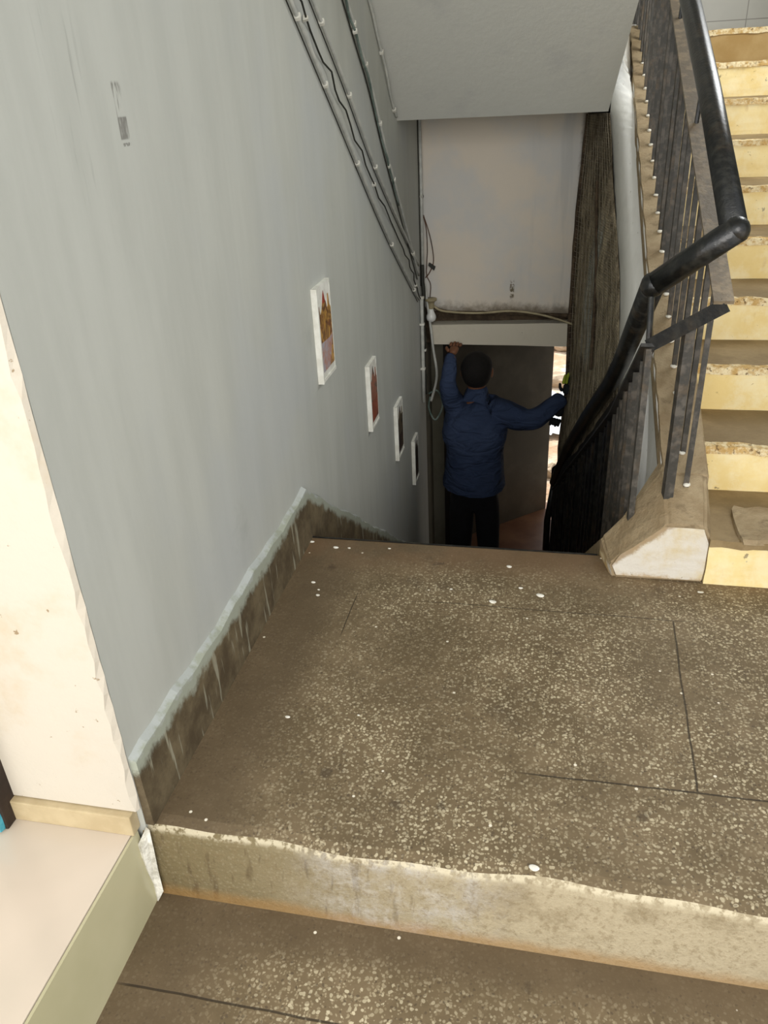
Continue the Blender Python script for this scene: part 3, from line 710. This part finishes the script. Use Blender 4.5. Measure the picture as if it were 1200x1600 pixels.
run('pale cable following the corner of the sloping ceiling', [(2.50, 1.82), (2.647, 1.683), (2.793, 1.556), (3.025, 1.332), (3.147, 1.238)], .006, M['pipe'], 3, name='cable_or_shadow_line', x=.008, wob=.006, cat='cable')
run('upright pale conduit in the corner beside the white panel', [(3.80, 1.21), (3.80, .8), (3.79, .25)], .009, M['pipe'], 3, smooth=0, x=.012)
run('thin dark cable upright in the corner by the white panel', [(3.765, 1.2), (3.76, .8), (3.75, .30)], .003, M['dpipe'], 0, smooth=0, x=.006, name='cable_or_shadow_line', cat='cable')
run('thick pale vertical conduit above the doorway corner', [(3.71, .24), (3.71, .08), (3.705, -.2), (3.70, -.42)], .011, M['pipe'], 3, smooth=0, x=.014)
run('black cable bundle hanging down the corner by the doorway', [(3.77, .42), (3.76, .2), (3.75, -.1), (3.74, -.38)], .012, M['dpipe'], 1, x=.016, wob=.02, name='cable_or_shadow_line', cat='cable')
bm = nb(); tube(bm, spline([(.02, 3.80, .30), (.05, 3.80, .05), (.065, 3.80, -.1), (.085, 3.80, -.28), (.045, 3.80, -.45)], 8), .008, 8)
tag(obj('hanging_hose', bm, M['pipe'], None, True), 'pale flexible tube curving past the left end of the lintel', 'cable')
bm = nb(); tube(bm, spline([(.03, 3.80, -.40), (.09, 3.80, -.38), (.12, 3.80, -.48), (.07, 3.80, -.58), (.03, 3.80, -.5), (.04, 3.80, -.42)], 8), .006, 8)
tag(obj('cable_coil', bm, M['green'], None, True), 'coil of dull green cable hanging beside the doorway', 'cable')
# white panel cables
bm = nb(); tube(bm, spline([(.045, 3.83, .19), (.10, 3.83, .138), (.20, 3.83, .122), (.357, 3.83, .118), (.55, 3.83, .131), (.741, 3.83, .105), (.93, 3.82, .05)], 8), .007, 8)
tag(obj('sagging_cable', bm, M['sock'], None, True), 'beige cable sagging along the ledge above the lintel', 'cable')
# loose wires over the bulb
for lab, pts in (('loose brown wire loop hanging down to the small black block', [(.012, 3.85, .69), (.03, 3.84, .62), (.035, 3.84, .5), (.03, 3.84, .43), (.028, 3.84, .345), (.05, 3.84, .29), (.047, 3.83, .215)]),
                 ('right hand loose brown wire bowing over the white panel', [(.014, 3.85, .69), (.045, 3.84, .60), (.066, 3.84, .5), (.070, 3.84, .42), (.045, 3.84, .36), (.02, 3.84, .33)])):
    bm = nb(); tube(bm, spline(pts, 8), .0028, 6); tag(obj('loose_wire', bm, M['wire'], None, True), lab, 'wire')
bm = nb(); hexa(bm, [(.04, 3.825, .405), (.075, 3.825, .375), (.075, 3.845, .375), (.04, 3.845, .405), (.045, 3.825, .42), (.083, 3.825, .395), (.083, 3.845, .395), (.045, 3.845, .42)])
tag(obj('connector_block', bm, M['dpipe']), 'small black connector block on the loose wires over the bulb', 'connector')
bl = thing('light_bulb', 'unlit white light bulb in a cream holder by the left end of the ledge', 'light bulb', (.055, 3.81, .2))
def lathe(prof, c, seg=20):
    bm = nb(); rr = []
    for r, z in prof: rr.append([bm.verts.new((c[0] + r * math.cos(2 * math.pi * j / seg), c[1] + r * math.sin(2 * math.pi * j / seg), c[2] + z)) for j in range(seg)])
    for a, b in zip(rr, rr[1:]):
        for j in range(seg): bm.faces.new((a[j], a[(j + 1) % seg], b[(j + 1) % seg], b[j]))
    bm.faces.new(rr[0]); bm.faces.new(rr[-1]); return bm
obj('holder', lathe([(.036, .012), (.037, 0), (.024, -.006), (.020, -.02), (.019, -.045), (.016, -.05)], (.055, 3.81, .2)), M['sock'], bl, True)
obj('bulb', lathe([(.013, -.048), (.015, -.06), (.022, -.078), (.029, -.092), (.031, -.105), (.027, -.12), (.016, -.130), (.004, -.134)], (.055, 3.81, .2)), M['bulb'], bl, True)

# ================================================================== DOOR at the bottom
dl = thing('door_1', 'dull grey metal door leaf standing open at the stair bottom', 'door', (.1, 4.18, ZB)); 
del dl['category']; del dl['label']; dl['kind'] = 'structure'
bm = nb(); a = Vector((.10, 4.20, 0)); b = Vector((.812, 4.84, 0)); n = Vector((-(b - a).y, (b - a).x, 0)).normalized() * .03
z0, z1 = ZB + .003, .1
hexa(bm, [(a.x, a.y, z0), (b.x, b.y, z0), (b.x + n.x, b.y + n.y, z0), (a.x + n.x, a.y + n.y, z0), (a.x, a.y, z1), (b.x, b.y, z1), (b.x + n.x, b.y + n.y, z1), (a.x + n.x, a.y + n.y, z1)])
obj('door_leaf', bm, M['door'], dl)
bm = nb(); box(bm, .085, .115, 4.10, 4.16, ZB, -.05); obj('door_frame', bm, M['doorframe'], dl)
bm = nb(); box(bm, .125, .14, 4.12, 4.16, ZB, -.05); obj('door_frame', bm, M['darkwood'], dl)

# things lying outside
bm = nb(); bmesh.ops.create_grid(bm, x_segments=20, y_segments=20, size=.5); rough_mesh(bm, .05); bmesh.ops.scale(bm, verts=bm.verts, vec=(.8, 1.2, 1)); bmesh.ops.translate(bm, verts=bm.verts, vec=(1.0, 6.9, ZB + .05))
o = tag(obj('plastic_sheet', bm, M['tarp'], None, True), 'crumpled pale blue plastic sheet on the ground outside the door', 'plastic sheet')
random.seed(4)
for lab, x, y, s in (('flat pale stone outside the door, lower in the gap', .86, 5.5, .09), ('brown stone half way up the bright door gap', .93, 7.9, .16), ('pale stone at the top of the bright door gap', .98, 9.3, .2)):
    bm = nb(); bmesh.ops.create_icosphere(bm, subdivisions=3, radius=s); bmesh.ops.scale(bm, verts=bm.verts, vec=(1.3, 1, .5)); rough_mesh(bm, .03); bmesh.ops.translate(bm, verts=bm.verts, vec=(x, y, ZB + s * .3))
    tag(obj('stone', bm, M['stone']), lab, 'stone')

# ================================================================== MAN
mn = thing('person', 'person seen from behind in blue shirt and black trousers, one arm raised to the lintel', 'person', (.35, 3.66, ZB))
def skin(name, verts, edges, m, parent, sub=2, root=0):
    bm = nb(); off = Vector((0, 0, 0)); L = parent
    while L is not None: off += L.location; L = L.parent
    vs = [bm.verts.new(Vector(v[0]) - off) for v in verts]
    for a, b in edges: bm.edges.new((vs[a], vs[b]))
    me = bpy.data.meshes.new(name); bm.to_mesh(me); bm.free(); me.materials.append(m)
    o = bpy.data.objects.new(name, me); C.objects.link(o); o.parent = parent
    md = o.modifiers.new('s', 'SKIN'); sv = me.skin_vertices[0].data
    for i, v in enumerate(verts):
        r = v[1]; sv[i].radius = (r, r) if not isinstance(r, tuple) else r
        sv[i].use_root = (i == root)
    md.use_smooth_shade = True
    md = o.modifiers.new('d', 'SUBSURF'); md.levels = sub; md.render_levels = sub
    dg = bpy.context.evaluated_depsgraph_get(); ev = o.evaluated_get(dg); nm = bpy.data.meshes.new_from_object(ev)
    o.modifiers.clear(); o.data = nm
    for p in nm.polygons: p.use_smooth = True
    if not nm.materials: nm.materials.append(m)
    return o
Y = 3.66
# continuous body: head, neck, trunk, arms, legs (bare skin underneath)
V = [((.345, Y, -.98), .06), ((.345, Y, -.72), .075), ((.35, Y - .01, -.48), .085), ((.352, Y, -.39), .055), ((.353, Y + .01, -.31), .052), ((.354, Y + .01, -.235), .078), ((.354, Y + .01, -.16), .088), ((.354, Y + .01, -.115), .06),
     ((.225, Y, -.43), .048), ((.188, Y - .12, -.25), .036), ((.200, Y + .02, -.10), .030),
     ((.485, Y, -.44), .045), ((.71, Y - .12, -.465), .040), ((.885, Y + .02, -.355), .030),
     ((.265, Y, -1.08), .065), ((.26, Y, -1.33), .055), ((.255, Y + .02, -1.66), .042),
     ((.425, Y, -1.08), .065), ((.435, Y - .01, -1.33), .055), ((.445, Y + .02, -1.66), .042)]
E_ = [(0, 1), (1, 2), (2, 3), (3, 4), (4, 5), (5, 6), (6, 7), (2, 8), (8, 9), (9, 10), (2, 11), (11, 12), (12, 13), (0, 14), (14, 15), (15, 16), (0, 17), (17, 18), (18, 19)]
skin('body', V, E_, M['skin'], mn)
# shirt
V = [((.342, Y, -1.14), (.16, .245)), ((.342, Y, -.95), (.16, .240)), ((.346, Y, -.82), (.145, .222)), ((.350, Y, -.68), (.13, .200)), ((.352, Y, -.55), (.128, .200)), ((.352, Y, -.45), (.11, .175)), ((.353, Y, -.36), (.085, .095)), ((.353, Y, -.285), (.074, .078)),
     ((.225, Y, -.425), .085), ((.196, Y - .09, -.32), .062), ((.186, Y - .12, -.235), .054), ((.192, Y - .04, -.16), .047), ((.200, Y + .035, -.105), .043),
     ((.49, Y, -.44), .098), ((.60, Y - .07, -.465), .088), ((.71, Y - .12, -.465), .072), ((.81, Y - .04, -.405), .056), ((.885, Y + .025, -.355), .046)]
E_ = [(0, 1), (1, 2), (2, 3), (3, 4), (4, 5), (5, 6), (6, 7), (4, 8), (8, 9), (9, 10), (10, 11), (11, 12), (4, 13), (13, 14), (14, 15), (15, 16), (16, 17)]
sh = skin('shirt', V, E_, M['shirt'], mn)
bm = nb(); bm.from_mesh(sh.data); zc_ = -.955 - ZB
for v in bm.verts:
    wz = v.co.z + ZB; wx = v.co.x + .35 - .352
    if wz < -.47 and abs(wx) < .2:
        f = 1 + .42 * min(1, (-.47 - wz) / .14)
        v.co.x += wx * (f - 1)
        v.co.y *= 1 + .1 * (f - 1)
for v in bm.verts:
    v.co += MN.noise_vector(v.co * 7) * .010 + MN.noise_vector(v.co * 19) * .005
bmesh.ops.bisect_plane(bm, geom=bm.verts[:] + bm.edges[:] + bm.faces[:], plane_co=(0, 0, zc_), plane_no=(.06, 0, 1), clear_inner=True)
bm.to_mesh(sh.data); bm.free()
V = [((.343, Y, -.86), (.12, .165)), ((.343, Y, -1.03), (.15, .185)), ((.262, Y, -1.10), .100), ((.255, Y, -1.36), .082), ((.25, Y, -1.62), .072), ((.25, Y, -1.70), .072), ((.428, Y, -1.10), .100), ((.440, Y - .01, -1.36), .082), ((.450, Y, -1.62), .072), ((.45, Y, -1.70), .072)]
skin('trousers', V, [(0, 1), (1, 2), (2, 3), (3, 4), (4, 5), (1, 6), (6, 7), (7, 8), (8, 9)], M['trouser'], mn)
for x in (.252, .45):
    skin('shoe', [((x, Y - .05, ZB + .050), .045), ((x, Y + .05, ZB + .042), .045), ((x, Y + .15, ZB + .036), .036)], [(0, 1), (1, 2)], M['shoe'], mn)
bm = nb(); bmesh.ops.create_icosphere(bm, subdivisions=4, radius=1)
for v in bm.verts:
    v.co = Vector((.354 + v.co.x * .097, Y - .006 + v.co.y * .110, -.182 + v.co.z * (.112 if v.co.z > 0 else .112)))
bmesh.ops.delete(bm, geom=[v for v in bm.verts if v.co.y > Y + .055 and v.co.z < -.15], context='VERTS'); rough_mesh(bm, .005)
obj('hair', bm, M['hair'], mn, True)
for sx in (-1, 1):
    bm = nb(); bmesh.ops.create_icosphere(bm, subdivisions=3, radius=1)
    for v in bm.verts: v.co = Vector((  .354 + sx * .090 + v.co.x * .012, Y + .01 + v.co.y * .018, -.205 + v.co.z * .032))
    obj('ear', bm, M['skin'], mn, True)
# face on the far side
bm = nb(); bmesh.ops.create_icosphere(bm, subdivisions=3, radius=1)
for v in bm.verts: v.co = Vector((.354 + v.co.x * .013, Y + .105 + v.co.y * .018, -.215 + v.co.z * .026))
obj('nose', bm, M['skin'], mn, True)
for sx in (-1, 1):
    bm = nb(); bmesh.ops.create_icosphere(bm, subdivisions=2, radius=.010); bmesh.ops.translate(bm, verts=bm.verts, vec=(.354 + sx * .032, Y + .088, -.18)); obj('eye', bm, M['glove'], mn, True)
bm = nb(); bmesh.ops.create_icosphere(bm, subdivisions=2, radius=1)
for v in bm.verts: v.co = Vector((.354 + v.co.x * .024, Y + .088 + v.co.y * .010, -.262 + v.co.z * .008))
obj('mouth', bm, M['skin'], mn, True)
def hand(name, w, fwd, side, m, tipm, L=.085, curl=None):
    """palm from wrist w along fwd, fingers spread along side, curling towards curl"""
    w = Vector(w); f = Vector(fwd).normalized(); s = Vector(side).normalized(); c = Vector(curl).normalized() if curl else f.cross(s)
    V = [(w, .024), (w + f * .035, (.030, .018)), (w + f * .070, (.036, .016))]; E_ = [(0, 1), (1, 2)]
    h = skin(name, V, E_, m, mn, 2)
    for k, ln in enumerate((.062, .072, .068, .052)):
        o = w + f * .068 + s * (-.030 + .020 * k)
        a = o + f * ln * .45; b = a + (f * .6 + c * .6) * ln * .38; d = b + (f * .2 + c * .9) * ln * .30
        skin('finger', [(o, .010), (a, .0092), (b, .0088), (d, .0078)], [(0, 1), (1, 2), (2, 3)], tipm if k in (0, 1, 3) else m, h, 2)
    o = w + f * .025 - s * .026; a = o - s * .022 + f * .022; b = a - s * .008 + f * .028 + c * .01
    skin('thumb', [(o, .0125), (a, .0105), (b, .0085)], [(0, 1), (1, 2)], m, h, 2)
hand('left_hand', (.200, Y + .035, -.105), (.12, .75, .45), (1, -.1, 0), M['skin'], M['skin'], curl=(0, .2, -1))
hand('right_hand', (.895, Y + .03, -.345), (.12, .10, 1), (.9, .5, -.1), M['glove'], M['lime'], curl=(.2, .9, .1))
bm = nb()
# dark work glove hanging at the netting edge
gl = thing('work_glove', 'dark work glove hanging fingers down at the netting edge below the outstretched arm', 'glove', (.86, 3.8, -.5))
skin('palm', [((.892, 3.80, -.40), .022), ((.872, 3.80, -.46), .034), ((.850, 3.80, -.53), .036)], [(0, 1), (1, 2)], M['glove'], gl)
for k in range(4):
    o = Vector((.872 - .016 * k, 3.80, -.548 + .004 * k)); d = Vector((-.25, 0, -1)).normalized()
    skin('finger', [(o, .012), (o + d * .03, .0115), (o + d * (.055 + .006 * (k % 2)), .009)], [(0, 1), (1, 2)], M['glove'], gl)

# ================================================================== FLOOR LITTER
random.seed(9)
chips = [(.101, .969, .007), (.135, .901, .006), (.206, .368, .006), (.671, .935, .010), (.81, .984, .011), (.708, 1.138, .008), (1.28, 1.07, .010), (.829, .03, .010), (.117, 1.191, .009), (.165, 1.188, .005), (.026, 1.215, .009), (.381, .399, .003), (.30, 1.204, .005), (.539, .987, .004), (.13, .93, .004), (.75, 1.02, .006)]
for k, (x, y, s) in enumerate(chips):
    bm = nb(); bmesh.ops.create_icosphere(bm, subdivisions=2, radius=s)
    bmesh.ops.scale(bm, verts=bm.verts, vec=(1.2, .8, .35)); rough_mesh(bm, s * .5, 0, k); bmesh.ops.translate(bm, verts=bm.verts, vec=(x, y, s * .15))
    lab = {0: 'oval white crumb left on the landing, above two smaller ones', 2: 'lone white crumb on the dark area by the left skirting', 3: 'white crumb on the far groove, middle of the landing', 4: 'largest white crumb, just in front of the far groove on the landing',
           5: 'white crumb close to the dark hole at the landing far edge', 6: 'white crumb in front of the lowest yellow riser', 7: 'white crumb on the front edge of the landing step', 10: 'white crumb in the far left corner against the skirting'}
    if k in lab: tag(obj('plaster_chip', bm, M['chip']), lab[k], 'plaster crumb', 'plaster crumbs on the landing')
    else: tag(obj('plaster_chip', bm, M['chip']), 'tiny white plaster crumb scattered on the far half of the landing', 'plaster crumb', 'plaster crumbs on the landing')
